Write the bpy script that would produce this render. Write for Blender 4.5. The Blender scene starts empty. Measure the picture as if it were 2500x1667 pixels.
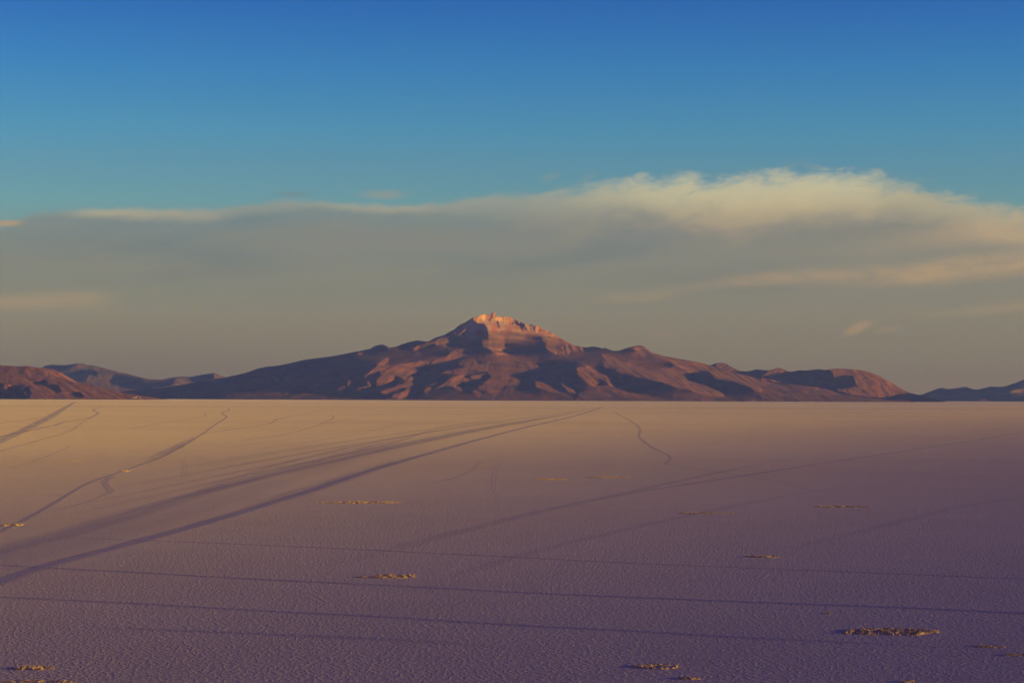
import bpy, math, random
import numpy as np
from mathutils import Vector

S = bpy.context.scene
COL = S.collection
random.seed(7)
rng = np.random.default_rng(7)

# ------------------------------------------------------------------ camera
PW, PH, F = 2500.0, 1667.0, 5014.0          # photo size and focal length in its pixels
CAM_H = 60.0
HOR = 968.0                                  # eye level row at the centre column
PITCH = math.atan((HOR - PH / 2) / F)
ROLL = math.radians(0.206)
cd = bpy.data.cameras.new('camera'); cam = bpy.data.objects.new('camera', cd); COL.objects.link(cam)
cd.sensor_width = 36.0; cd.lens = F / PW * 36.0; cd.clip_start = 1.0; cd.clip_end = 200000.0
cam.location = (0, 0, CAM_H)
FW = Vector((0, math.cos(PITCH), math.sin(PITCH)))
RT0 = Vector((1, 0, 0)); UP0 = Vector((0, -math.sin(PITCH), math.cos(PITCH)))
RT = RT0 * math.cos(ROLL) + UP0 * math.sin(ROLL)
UP = UP0 * math.cos(ROLL) - RT0 * math.sin(ROLL)
from mathutils import Matrix
cam.matrix_world = Matrix.Translation(cam.location) @ Matrix((RT, UP, -FW)).transposed().to_4x4()
S.camera = cam


def rays(px, py):
    """directions (numpy) with y component 1 for photo pixels"""
    px = np.asarray(px, float); py = np.asarray(py, float)
    a = (px - PW / 2) / F; b = -(py - PH / 2) / F
    d = (np.multiply.outer(a, np.array(RT)) + np.multiply.outer(b, np.array(UP)) + np.array(FW))
    return d / d[..., 1:2]


def ground(px, py):
    d = rays(px, py)
    t = -CAM_H / d[..., 2]
    return np.stack([d[..., 0] * t, d[..., 1] * t], -1)


# ------------------------------------------------------------------ light
EXPO = 1.5
EM = 2 ** EXPO
SUN_EL, SUN_AZ = math.radians(5.5), math.radians(100)    # azimuth clockwise from +Y
S.view_settings.view_transform = 'Standard'
S.view_settings.look = 'None'
S.view_settings.exposure = EXPO
S.view_settings.gamma = 1
S.view_settings.use_curve_mapping = False
sun_dir = Vector((math.sin(SUN_AZ) * math.cos(SUN_EL), math.cos(SUN_AZ) * math.cos(SUN_EL), math.sin(SUN_EL)))
sl = bpy.data.lights.new('sun', 'SUN'); sl.energy = 3.9; sl.angle = math.radians(0.53); sl.color = (1.0, 0.67, 0.08)
so = bpy.data.objects.new('sun', sl); COL.objects.link(so)
so.rotation_euler = (-sun_dir).to_track_quat('-Z', 'Y').to_euler(); so.location = (100, -100, 200)


class X:
    """tiny expression builder for Math nodes"""
    def __init__(s, nt, v): s.nt, s.v = nt, v
    def op(s, o, *a, clamp=False):
        n = s.nt.nodes.new('ShaderNodeMath'); n.operation = o; n.use_clamp = clamp
        for i, q in enumerate((s,) + a):
            q = q.v if isinstance(q, X) else q
            if isinstance(q, (int, float)): n.inputs[i].default_value = q
            else: s.nt.links.new(q, n.inputs[i])
        return X(s.nt, n.outputs[0])
    def __add__(s, o): return s.op('ADD', o)
    def __sub__(s, o): return s.op('SUBTRACT', o)
    def __mul__(s, o): return s.op('MULTIPLY', o)
    def __truediv__(s, o): return s.op('DIVIDE', o)
    __radd__ = __add__; __rmul__ = __mul__
    def __rsub__(s, o): return X(s.nt, o).op('SUBTRACT', s)
    def clamp(s): return s.op('ADD', 0.0, clamp=True)
    def smooth(s, a, b, lo=0.0, hi=1.0):
        n = s.nt.nodes.new('ShaderNodeMapRange'); n.interpolation_type = 'SMOOTHSTEP'
        for k, q in (('Value', s), ('From Min', a), ('From Max', b), ('To Min', lo), ('To Max', hi)):
            q = q.v if isinstance(q, X) else q
            if isinstance(q, (int, float)): n.inputs[k].default_value = q
            else: s.nt.links.new(q, n.inputs[k])
        return X(s.nt, n.outputs[0])
    def curve(s, pts, x0, x1, y0, y1):
        n = s.nt.nodes.new('ShaderNodeFloatCurve')
        s.nt.links.new(((s - x0) * (1 / (x1 - x0))).v, n.inputs['Value'])
        c = n.mapping.curves[0]
        q = [((a - x0) / (x1 - x0), (b - y0) / (y1 - y0)) for a, b in pts]
        while len(c.points) < len(q): c.points.new(0.5, 0.5)
        for p, (a, b) in zip(c.points, q): p.location = (a, b)
        n.mapping.update()
        return X(s.nt, n.outputs[0]) * (y1 - y0) + y0
    def ramp(s, stops, interp='LINEAR'):
        n = s.nt.nodes.new('ShaderNodeValToRGB'); s.nt.links.new(s.v, n.inputs[0])
        r = n.color_ramp; r.interpolation = interp
        while len(r.elements) < len(stops): r.elements.new(0.5)
        for e, (p, c) in zip(r.elements, stops): e.position = p; e.color = (*c, 1)
        return n.outputs[0]


def link(nt, a, b):
    a = a.v if isinstance(a, X) else a
    if isinstance(a, (int, float)): b.default_value = a
    elif isinstance(a, tuple): b.default_value = (*a, 1) if len(b.default_value) == 4 else a
    else: nt.links.new(a, b)


def combine(nt, x, y, z=0.0):
    n = nt.nodes.new('ShaderNodeCombineXYZ')
    for i, q in enumerate((x, y, z)): link(nt, q, n.inputs[i])
    return n.outputs[0]


def noise(nt, vec, scale, detail=4, rough=0.5, dist=0.0, dim='3D'):
    n = nt.nodes.new('ShaderNodeTexNoise'); n.noise_dimensions = dim
    nt.links.new(vec, n.inputs['Vector'])
    n.inputs['Scale'].default_value = scale; n.inputs['Detail'].default_value = detail
    n.inputs['Roughness'].default_value = rough; n.inputs['Distortion'].default_value = dist
    return X(nt, n.outputs[0])


def mix(nt, fac, a, b, mode='MIX'):
    n = nt.nodes.new('ShaderNodeMix'); n.data_type = 'RGBA'; n.blend_type = mode
    link(nt, fac, n.inputs[0]); link(nt, a, n.inputs[6]); link(nt, b, n.inputs[7])
    return n.outputs[2]


def lin(c):
    return tuple((v / 255 / 12.92 if v / 255 <= 0.04045 else ((v / 255 + 0.055) / 1.055) ** 2.4) for v in c)


# ------------------------------------------------------------------ world: sky with a far cloud bank
SKY = 0.05
w = bpy.data.worlds.new('World'); S.world = w; w.use_nodes = True
nt = w.node_tree; bg = nt.nodes['Background']; bg.inputs[1].default_value = SKY
sk = nt.nodes.new('ShaderNodeTexSky'); sk.sky_type = 'NISHITA'; sk.sun_disc = False
sk.sun_elevation = SUN_EL; sk.sun_rotation = SUN_AZ; sk.altitude = 3650
tc = nt.nodes.new('ShaderNodeTexCoord')
sx = nt.nodes.new('ShaderNodeSeparateXYZ'); nt.links.new(tc.outputs['Generated'], sx.inputs[0])
dx, dy, dz = (X(nt, sx.outputs[i]) for i in range(3))
hyp = (dx * dx + dy * dy).op('SQRT')
az = dx.op('ARCTAN2', dy)                    # radians right of forward
U = az * 2507.0 + 0.0                        # about two of these per milliradian, kept in one scale with H
H = (dz / hyp) * F                           # height above eye level on the photo's scale
U = az * F + 1250.0
# tint of the physical sky by elevation, from its own values at this sun position
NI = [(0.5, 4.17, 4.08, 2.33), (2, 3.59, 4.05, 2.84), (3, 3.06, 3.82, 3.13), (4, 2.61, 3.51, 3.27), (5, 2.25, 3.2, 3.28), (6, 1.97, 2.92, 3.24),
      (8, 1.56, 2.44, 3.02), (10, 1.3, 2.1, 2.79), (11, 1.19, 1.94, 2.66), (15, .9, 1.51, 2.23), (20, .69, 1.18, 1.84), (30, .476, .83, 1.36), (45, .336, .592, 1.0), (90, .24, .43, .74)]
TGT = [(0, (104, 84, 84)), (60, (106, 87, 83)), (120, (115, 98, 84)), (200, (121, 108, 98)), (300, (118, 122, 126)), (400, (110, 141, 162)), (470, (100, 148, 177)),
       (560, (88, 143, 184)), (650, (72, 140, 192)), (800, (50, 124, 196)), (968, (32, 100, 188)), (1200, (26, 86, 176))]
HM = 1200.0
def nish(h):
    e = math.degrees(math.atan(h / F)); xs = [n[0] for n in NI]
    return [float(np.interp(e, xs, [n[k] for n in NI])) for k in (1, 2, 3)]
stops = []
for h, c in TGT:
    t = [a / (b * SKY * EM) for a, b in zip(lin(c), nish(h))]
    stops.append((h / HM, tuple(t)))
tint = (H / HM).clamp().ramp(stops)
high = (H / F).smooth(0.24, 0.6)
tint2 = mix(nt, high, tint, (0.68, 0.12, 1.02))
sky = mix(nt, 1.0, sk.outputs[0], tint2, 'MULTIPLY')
sky = mix(nt, (H.smooth(60, 260, 0.30, 0.0)) * U.smooth(200, 1200, 1.0, 0.0), sky, mix(nt, 0.6, sky, (0.0, 0.0, 0.0)))
K = 1.0 / (SKY * EM)
def ccol(c): return tuple(v * K for v in lin((c[0] - 9, c[1] - 14, c[2] - 1)))   # the air in front adds some light of its own
P = combine(nt, U * 0.001, H * 0.001)
tilt = H + U * -0.06
Pst = combine(nt, U * 0.001, tilt * 0.006)
n_big = noise(nt, Pst, 1.6, 5, 0.55, 0.4)
n_fine = noise(nt, combine(nt, U * 0.001, (H - U * 0.10) * 0.0024), 11, 8, 0.68, 0.9)
n_puff = noise(nt, combine(nt, U * 0.001, (H - U * 0.15) * 0.0019, 3.1), 10, 8, 0.62, 0.35)
n_soft = noise(nt, combine(nt, U * 0.001, H * 0.003, 7.7), 2.3, 3, 0.5, 0.2)
# upper outline of the bank
T = U.curve([(-600, 380), (0, 400), (130, 440), (240, 447), (500, 452), (720, 478), (900, 470), (1080, 478), (1250, 500), (1400, 515), (1530, 535), (1680, 540),
             (1800, 540), (1930, 556), (2070, 545), (2180, 525), (2290, 498), (2380, 470), (2500, 445), (2700, 400), (3200, 340)], -600, 3200, 300, 600)
rightness = U.smooth(1100, 1700)
edge = T + (n_puff - 0.5) * (rightness * 62 + 26) + (n_fine - 0.5) * (rightness * 48 + 24)
soft = rightness * 18 + 13
A = (edge - H) / soft
A = A.smooth(-0.6, 1.3)
thin_top = (edge - H).smooth(0, 120, 0.78, 1.0)
# left notch of blue above x 0..150
low = H.smooth(150, 300)
mid_gap = H.smooth(200, 420, 0.65, 1.0)
alpha = A * thin_top * (low * 0.85 + 0.0) * mid_gap + A * low * (n_big - 0.5) * 0.25
# body colours
body = (H / 600).clamp().ramp([(0.25, ccol((130, 122, 106))), (0.42, ccol((122, 124, 115))), (0.55, ccol((117, 125, 123))), (0.68, ccol((119, 129, 130))), (0.80, ccol((130, 140, 137)))])
body_r = (H / 600).clamp().ramp([(0.25, ccol((138, 126, 102))), (0.42, ccol((136, 128, 112))), (0.55, ccol((132, 130, 120))), (0.68, ccol((134, 133, 122))), (0.80, ccol((160, 155, 130)))])
bodyc = mix(nt, U.smooth(900, 2300), body, body_r)
depth = edge - H                                             # how far below the upper edge
# sunlit crest: thin on the left, deep on the right
crest_w = U.curve([(-600, 14), (60, 14), (250, 26), (600, 30), (850, 22), (1050, 30), (1250, 75), (1500, 120), (1800, 135), (2050, 120), (2250, 95), (2380, 100), (2500, 110), (3200, 120)], -600, 3200, 0, 200)
crest_s = U.curve([(-600, .2), (140, .12), (260, .8), (380, .62), (520, .5), (620, .22), (850, .45), (960, .5), (1100, .3), (1300, .38), (1500, .7), (1800, 1.0), (2100, .95), (2200, .6), (2350, .7), (2500, .85), (3200, .8)], -600, 3200, 0, 1)
crest = depth.smooth(-10, 6) * (1.0 - (depth / (crest_w * (n_soft * 0.9 + 0.6))).smooth(0.35, 1.25)) * crest_s * (n_fine * 0.8 + 0.62)
# second and third lit bands
def band(c, wd, st, tn=0.5):
    d = (H - c + (n_soft - 0.5) * 30) / wd
    return (1.0 - d.op('ABSOLUTE').smooth(0.0, 1.0)) * st
c2 = U.curve([(-600, 262), (1500, 238), (1800, 282), (2000, 288), (2150, 292), (2350, 312), (2500, 322), (3200, 350)], -600, 3200, 0, 500)
s2 = U.curve([(-600, 0), (1300, .0), (1450, .1), (1560, .22), (1680, .12), (1800, .45), (1950, .6), (2150, .6), (2300, .62), (2500, .7), (3200, .6)], -600, 3200, 0, 1)
b2 = band(c2, U.smooth(1500, 2500) * 26 + 22, s2) * n_fine.smooth(0.32, 0.62, 0.5, 1.25) * n_soft.smooth(0.3, 0.6, 0.6, 1.15)
c3 = U.curve([(-600, 215), (0, 218), (260, 226), (700, 200), (3200, 200)], -600, 3200, 0, 500)
s3 = U.curve([(-600, .5), (0, .42), (200, .4), (280, .18), (400, 0), (3200, 0)], -600, 3200, 0, 1)
b3 = band(c3, 30.0, s3)
c4 = U.curve([(-600, 400), (2000, 345), (2250, 380), (2500, 398), (3200, 420)], -600, 3200, 0, 500)
s4 = U.curve([(-600, 0), (1900, 0), (2150, .15), (2350, .55), (2500, .65), (3200, .6)], -600, 3200, 0, 1)
b4 = band(c4, 48.0, s4) * (n_fine * 0.9 + 0.55)
c5 = U.curve([(-600, 200), (2200, 195), (2500, 222), (3200, 240)], -600, 3200, 0, 500)
s5 = U.curve([(-600, 0), (1900, 0), (2250, .12), (2500, .3), (3200, .3)], -600, 3200, 0, 1)
b5 = band(c5, 22.0, s5)
lit = (crest + b4).clamp()
lit_col = (H / 600).clamp().ramp([(0.3, ccol((172, 146, 108))), (0.55, ccol((190, 164, 122))), (0.68, ccol((198, 172, 128))), (0.86, ccol((224, 212, 168)))])
cc = mix(nt, (n_big - 0.5).smooth(-0.15, 0.15, 0.0, 0.8) * H.smooth(180, 330), bodyc, mix(nt, 0.5, bodyc, ccol((152, 146, 124))))
cc = mix(nt, (n_big - 0.5).smooth(-0.02, -0.22, 0.0, 0.28), cc, ccol((96, 98, 104)))
cc = mix(nt, lit, cc, lit_col)
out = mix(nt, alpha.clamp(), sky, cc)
out = mix(nt, (b2 + b3 + b5).clamp(), out, lit_col)
# small separate clouds
def blob(out, u, h, a, b, sh, st, col):
    du = (U - u) * (1.0 / a); dh = (H - h - (U - u) * sh) * (1.0 / b)
    r = (du * du + dh * dh).op('SQRT') + (n_puff - 0.5) * 0.9 + (n_fine - 0.5) * 0.7
    return mix(nt, (1.0 - r.smooth(0.25, 1.1)) * st, out, ccol(col))
out = blob(out, 930, 492, 75, 16, 0.02, 0.5, (158, 160, 146))
out = blob(out, 715, 490, 55, 8, 0.0, 0.6, (118, 143, 146))
out = blob(out, 30, 407, 62, 10, 0.06, 0.9, (176, 158, 122))
out = blob(out, 1345, 538, 34, 12, 0.3, 0.28, (150, 160, 150))
out = blob(out, 1430, 532, 34, 16, 0.6, 0.25, (140, 160, 158))
out = blob(out, 2088, 170, 38, 16, 0.35, 0.55, (172, 138, 100))
out = blob(out, 2160, 165, 40, 10, 0.15, 0.25, (165, 138, 100))
out = blob(out, 1610, 155, 45, 12, 0.0, 0.22, (155, 125, 95))
out = blob(out, 1600, 240, 70, 8, 0.1, 0.2, (160, 140, 110))
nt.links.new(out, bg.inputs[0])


# ------------------------------------------------------------------ helpers
def material(name):
    m = bpy.data.materials.new(name); m.use_nodes = True
    t = m.node_tree; b = t.nodes['Principled BSDF']
    b.inputs['Specular IOR Level'].default_value = 0.1
    b.inputs['Roughness'].default_value = 0.9
    return m, t, b


def mesh_obj(name, verts, faces, mat, smooth=True, **props):
    me = bpy.data.meshes.new(name)
    v = np.asarray(verts, dtype=np.float32)
    f = np.asarray(faces, dtype=np.int32)
    me.vertices.add(len(v)); me.vertices.foreach_set('co', v.ravel())
    me.loops.add(f.size); me.loops.foreach_set('vertex_index', f.ravel())
    me.polygons.add(len(f)); me.polygons.foreach_set('loop_start', np.arange(len(f), dtype=np.int32) * f.shape[1])
    me.update(calc_edges=True); me.validate()
    me.polygons.foreach_set('use_smooth', np.full(len(me.polygons), smooth))
    me.materials.append(mat)
    o = bpy.data.objects.new(name, me); COL.objects.link(o)
    for k, q in props.items(): o[k] = q
    return o


def grid_faces(nr, nc):
    i = np.arange(nr * nc).reshape(nr, nc)
    return np.stack([i[:-1, :-1], i[:-1, 1:], i[1:, 1:], i[1:, :-1]], -1).reshape(-1, 4)


def vnoise(x, y, seed):
    """smooth value noise on arrays"""
    xi = np.floor(x).astype(np.int64); yi = np.floor(y).astype(np.int64)
    fx = x - xi; fy = y - yi
    fx = fx * fx * (3 - 2 * fx); fy = fy * fy * (3 - 2 * fy)
    def h(a, b):
        n = (a * 374761393 + b * 668265263 + seed * 974634777) & 0xffffffff
        n = ((n ^ (n >> 13)) * 1274126177) & 0xffffffff
        return ((n ^ (n >> 16)) & 0xffff) / 65535.0
    return (h(xi, yi) * (1 - fx) + h(xi + 1, yi) * fx) * (1 - fy) + (h(xi, yi + 1) * (1 - fx) + h(xi + 1, yi + 1) * fx) * fy


def fbm(x, y, seed, oct=4, gain=0.5):
    r = 0; a = 1; s = 0
    for k in range(oct):
        r = r + a * (vnoise(x * 2 ** k, y * 2 ** k, seed + k) - 0.5); s += a; a *= gain
    return r / s * 2


# ------------------------------------------------------------------ salt flat
def ground_sheet():
    xs = np.concatenate([np.linspace(-60000, -6000, 12), np.linspace(-5000, 5000, 41), np.linspace(6000, 60000, 12)])
    ys = np.concatenate([np.linspace(-30000, -1000, 8), np.linspace(-500, 5000, 23), np.linspace(6000, 75000, 40)])
    gx, gy = np.meshgrid(xs, ys)
    v = np.stack([gx, gy, np.zeros_like(gx)], -1).reshape(-1, 3)
    return v, grid_faces(len(ys), len(xs))


def salt_nodes(t, b, base_a, base_b, bump=1.0):
    tcn = t.nodes.new('ShaderNodeTexCoord'); P = tcn.outputs['Object']
    n1 = noise(t, P, 0.0012, 5, 0.6)
    n2 = noise(t, P, 0.03, 4, 0.6)
    n3 = noise(t, P, 0.9, 3, 0.6)
    sg = t.nodes.new('ShaderNodeSeparateXYZ'); t.links.new(P, sg.inputs[0])
    nb = noise(t, combine(t, X(t, sg.outputs[0]) * 0.00008, X(t, sg.outputs[1]) * 0.0005), 1.0, 5, 0.6, 0.5)   # broad stretches of cleaner and dirtier crust
    fac = (n1 * 0.9 + n2 * 0.45 + n3 * 0.35 + (nb - 0.5) * 1.6 - 0.35).clamp()
    col = mix(t, fac, base_a, base_b)
    link(t, col, b.inputs['Base Color'])
    vo = t.nodes.new('ShaderNodeTexVoronoi'); vo.feature = 'DISTANCE_TO_EDGE'
    wob = noise(t, P, 0.6, 2, 0.5)
    mp = t.nodes.new('ShaderNodeVectorMath'); mp.operation = 'ADD'; t.links.new(P, mp.inputs[0]); t.links.new(combine(t, wob * 1.2, wob * -1.0), mp.inputs[1])
    t.links.new(mp.outputs[0], vo.inputs['Vector']); vo.inputs['Scale'].default_value = 0.5
    ridge = X(t, vo.outputs[0]).smooth(0.0, 0.18, 1.0, 0.0)
    nn = noise(t, P, 1.2, 4, 0.6)
    h = ridge * 0.17 + nn * 0.26
    bp = t.nodes.new('ShaderNodeBump'); bp.inputs['Strength'].default_value = bump; bp.inputs['Distance'].default_value = 1.0
    t.links.new(h.v, bp.inputs['Height']); t.links.new(bp.outputs[0], b.inputs['Normal'])
    return bp


m_salt, t, b = material('salt_crust')
b.inputs['Diffuse Roughness'].default_value = 0.35
salt_nodes(t, b, (0.55, 0.45, 0.345), (0.74, 0.63, 0.47), 1.0)
mesh_obj('salt_flat', *ground_sheet(), m_salt, kind='structure')

# ------------------------------------------------------------------ mountains
def zc(o, pts):
    """crop coordinates -> photo pixels; o = (x0, y0, scale)"""
    return [(o[0] + x / o[2], o[1] + y / o[2]) for x, y in pts]
Z1, Z2, Z3, Z4, Z5 = [(k, 740, 3.675) for k in (0, 500, 900, 1400, 1860)]
Z6 = (0, 870, 7.84); Z7 = (1100, 750, 7.84)


def raster(polys, x0, y0, du, W, Hh, default):
    gx, gy = np.meshgrid(x0 + np.arange(W) * du, y0 + np.arange(Hh) * du)
    m = default(gx, gy) if callable(default) else np.full(gx.shape, float(default))
    wob = fbm(gx / 9, gy / 6, 91, 4, 0.65) * 5.0; wob2 = fbm(gx / 9, gy / 6, 97, 4, 0.65) * 3.0
    for pts, val in polys:
        p = np.array(pts); x, y = gx + wob, gy + wob2
        ins = np.zeros(gx.shape, bool); j = len(p) - 1
        for i in range(len(p)):
            xi, yi = p[i]; xj, yj = p[j]
            if yi != yj:
                c = ((yi > y) != (yj > y)) & (x < (xj - xi) * (y - yi) / (yj - yi) + xi)
                ins ^= c
            j = i
        m = np.where(ins, val, m)
    return gx, gy, m


def blur(a, s):
    r = int(3 * s) + 1; k = np.exp(-0.5 * (np.arange(-r, r + 1) / s) ** 2); k /= k.sum()
    a = np.apply_along_axis(lambda q: np.convolve(np.pad(q, r, 'edge'), k, 'valid'), 0, a)
    return np.apply_along_axis(lambda q: np.convolve(np.pad(q, r, 'edge'), k, 'valid'), 1, a)


def solve(sx_, gz, wz, kappa=0.0):
    """least squares depth: d/dx = sx_, d/dz = gz (rows upward), Neumann, by FFT on a mirrored grid"""
    Hh, W = sx_.shape
    fx = np.zeros((Hh, W + 1)); fx[:, 1:W] = 0.5 * (sx_[:, 1:] + sx_[:, :-1])
    fz = np.zeros((Hh + 1, W)); fz[1:Hh] = 0.5 * (gz[1:] + gz[:-1])
    rhs = np.diff(fx, axis=1) + wz * np.diff(fz, axis=0)
    R = np.concatenate([rhs, rhs[::-1]], 0); R = np.concatenate([R, R[:, ::-1]], 1)
    Fr = np.fft.rfft2(R)
    ky = 2 * np.cos(2 * np.pi * np.fft.fftfreq(2 * Hh)) - 2
    kx = 2 * np.cos(2 * np.pi * np.arange(Fr.shape[1]) / (2 * W)) - 2
    den = kx[None] + wz * ky[:, None] - kappa; den[0, 0] = den[0, 0] or 1
    Fr /= den; Fr[0, 0] = 0
    return np.fft.irfft2(Fr, R.shape)[:Hh, :W]


def shore(px): return 973.2 + px * 9.0 / 2500


def relief(name, mat, sky_pts, polys, default, D0, gfun, amp, back, du=1.5, seed=1, detail=1.0, wz=0.12, rows=None, cone=(0, 0, 0), reach=110.0, peak=0.40, rim=0.0, iters=30):
    """terrain whose slopes face the low sun or away from it where the photograph shows it lit or shaded"""
    sp = np.array(sorted(sky_pts)); xa, xb = sp[0, 0], sp[-1, 0]
    ytop = sp[:, 1].min() - 12; ybot = 990.0
    W = int((xb - xa) / du) + 1; Hh = int((ybot - ytop) / du) + 1
    gx, gy, m = raster(polys, xa, ytop, du, W, Hh, default)
    m = blur(m, 0.7)
    
    hgt = np.clip((shore(gx) - gy), 0, None)                 # photo px above the shore
    G = gfun(hgt)                                            # horizontal run per unit rise
    mpp = D0 / F * 1.07                                      # metres per photo px
    sk_ = np.tanh((gx - (cone[0] or gx.mean()) + 40 * fbm(gx / 60, hgt / 50, seed + 9, 2)) / 160) * 1.6
    gs = gx + sk_ * hgt
    n_g = fbm(gs / 9, hgt / 26, seed, 4, 0.6)
    r1 = 1 - 4 * np.abs(fbm(gs / 17 + n_g * 0.4, hgt / 30, seed + 51, 3, 0.5)) ; r2 = 1 - 4 * np.abs(fbm(gs / 7.5, hgt / 13, seed + 61, 3, 0.5))
    n_f = 0.55 * fbm(gs / 3.0, hgt / 7, seed + 31, 3, 0.65) + (0.40 * np.gradient(r1, axis=1) * 4 + 0.30 * np.gradient(r2, axis=1) * 2) * np.clip(np.abs(sk_) * 0.8 - 0.1, 0.1, 1)
    s = (-0.42 - amp[0] * (1 - m) + (amp[1] + 0.42) * m) * G ** 0.8 * 0.55 + (n_g * 0.5 + n_f * 0.5) * detail * G * (0.25 + 0.55 * m)
    sx_ = s[::-1] * mpp * du; gz = G[::-1] * mpp * du        # rows upward
    # broad form: a cone bulging towards the viewer around cone[0], falling back by cone[1] / cone[2] at the left / right ends
    q = gx[0] - cone[0]
    c0 = np.where(q < 0, cone[1] * (q / min(xa - cone[0], -1)) ** 1.3 if cone[1] else 0, cone[2] * (np.abs(q) / max(xb - cone[0], 1)) ** 1.3 if cone[2] else 0) if cone[0] else q * 0
    d0 = np.cumsum(gz, 0) + c0[None]
    RY = rays(gx[::-1].ravel(), gy[::-1].ravel()).reshape(Hh, W, 3)
    mm = m[::-1]; hh = hgt[::-1]
    tgt = np.where(mm < 0.12, -0.12, 0.02 + peak * mm) + (n_g * 0.24 + n_f * 0.22)[::-1] * np.clip((200 - hh) / 60, 0.35, 1) * detail * np.clip(mm * 1.8 - 0.3, 0.4, 1)
    below = (gy - np.interp(gx[0], sp[:, 0], sp[:, 1])[None])[::-1]      # px under the crest line
    tgt = tgt + rim * (fbm(gx / 4.0, gy / 12, seed + 71, 3, 0.7)[::-1]) * np.clip((hh - 150) / 15, 0, 1) * np.clip(1.6 - np.abs(below - 6) / 10, 0, 1)
    Lv = np.array(sun_dir)
    acc = sx_ * 1.0; dmin = 0.45 * mpp * du
    def run(acc):
        e = d0 + solve(acc - np.gradient(c0)[None], gz * 0, wz, (du / reach) ** 2)
        for i in range(1, Hh): e[i] = np.maximum(e[i], e[i - 1] + dmin)
        return e
    d = run(acc)
    for it in range(iters):
        Dm = D0 + d - np.median(d[3])
        Pm = RY * Dm[..., None]
        px_, py_ = np.gradient(Pm, axis=1), np.gradient(Pm, axis=0)
        N = np.cross(px_, py_); ln = np.linalg.norm(N, axis=2); N /= ln[..., None]; N *= -np.sign(N[..., 1:2])
        NL = N @ Lv
        err = tgt - NL
        err = np.where((mm < 0.12) & (NL < -0.05), 0, err)
        acc = acc + 0.8 * err * np.sqrt(1 + (np.gradient(d, axis=0) / (mpp * du)) ** 2 + (np.gradient(d, axis=1) / (mpp * du)) ** 2) * mpp * du
        acc = np.clip(acc, -6 * mpp * du, 6 * mpp * du)
        d = run(acc)
    d = d[::-1]
    base_row = np.array([np.interp(shore(x), gy[:, 0], d[:, k]) for k, x in enumerate(gx[0])])
    off = np.median(base_row)
    d = d - off
    print(name, 'depth range', d.min(), d.max(), 'base', base_row.min() - off, base_row.max() - off, 'left/right', base_row[0] - off, base_row[-1] - off)
    d = D0 + d
    R_ = rows or 150
    top = np.interp(gx[0], sp[:, 0], sp[:, 1])
    tt = np.linspace(0, 1, R_)
    V = np.zeros((R_ + 10, W, 3))
    cols = np.arange(W)
    for r, tv in enumerate(tt):
        py = (shore(gx[0]) + 5) * (1 - tv) + top * tv
        fr = np.clip((py - ytop) / du, 0, Hh - 1.001); i0 = fr.astype(int); f = fr - i0
        dd = d[i0, cols] * (1 - f) + d[i0 + 1, cols] * f
        dr = rays(gx[0], py)
        V[r] = dr * dd[:, None] + np.array([0, 0, CAM_H])
    last = V[R_ - 1]
    for k in range(10):                                       # the far side, running down again
        q = ((k + 1) / 10)
        V[R_ + k] = last + np.stack([last[:, 0] * 0, back * q + 0 * last[:, 0], -(last[:, 2] + 30) * q ** 1.15 * (1 + 0.1 * fbm(gx[0] / 20, gx[0] * 0 + k, seed + 5) * (1 - q))], -1)
    o = mesh_obj(name, V.reshape(-1, 3), grid_faces(R_ + 10, W), mat, kind='structure')
    return o


# rock materials --------------------------------------------------------
def rock_material(name, lowc, highc, pale=None, palelow=900, palehigh=1500, bump=5.0, scale=0.004):
    m, t, b = material(name)
    tcn = t.nodes.new('ShaderNodeTexCoord'); P = tcn.outputs['Object']
    sp = t.nodes.new('ShaderNodeSeparateXYZ'); t.links.new(P, sp.inputs[0])
    z = X(t, sp.outputs[2]); x = X(t, sp.outputs[0]); y = X(t, sp.outputs[1])
    n1 = noise(t, P, scale * 0.35, 6, 0.6, 0.5)
    n2 = noise(t, combine(t, x, y, z * 3.0), scale, 6, 0.65)
    base = mix(t, (n1 * 1.3 - 0.15).clamp(), lowc, highc)
    base = mix(t, (n2.smooth(0.4, 0.7)) * 0.8, base, tuple(v * 0.5 for v in lowc))
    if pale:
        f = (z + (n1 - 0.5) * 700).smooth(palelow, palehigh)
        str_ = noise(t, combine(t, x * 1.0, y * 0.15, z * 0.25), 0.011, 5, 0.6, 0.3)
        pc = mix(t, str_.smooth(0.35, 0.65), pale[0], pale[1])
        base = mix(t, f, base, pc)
    link(t, base, b.inputs['Base Color'])
    h = noise(t, combine(t, x, y * 0.5, z * 0.6), scale * 1.2, 8, 0.62) * 1.0
    bp = t.nodes.new('ShaderNodeBump'); bp.inputs['Strength'].default_value = 1.0; bp.inputs['Distance'].default_value = bump * 4
    t.links.new(h.v, bp.inputs['Height']); t.links.new(bp.outputs[0], b.inputs['Normal'])
    return m


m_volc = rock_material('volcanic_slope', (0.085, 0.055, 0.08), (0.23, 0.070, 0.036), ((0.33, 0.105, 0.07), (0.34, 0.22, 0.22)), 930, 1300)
m_red = rock_material('red_hill_slope', (0.115, 0.05, 0.05), (0.19, 0.068, 0.040), scale=0.008)
m_far = rock_material('far_hill_slope', (0.10, 0.07, 0.085), (0.15, 0.075, 0.08))

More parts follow.
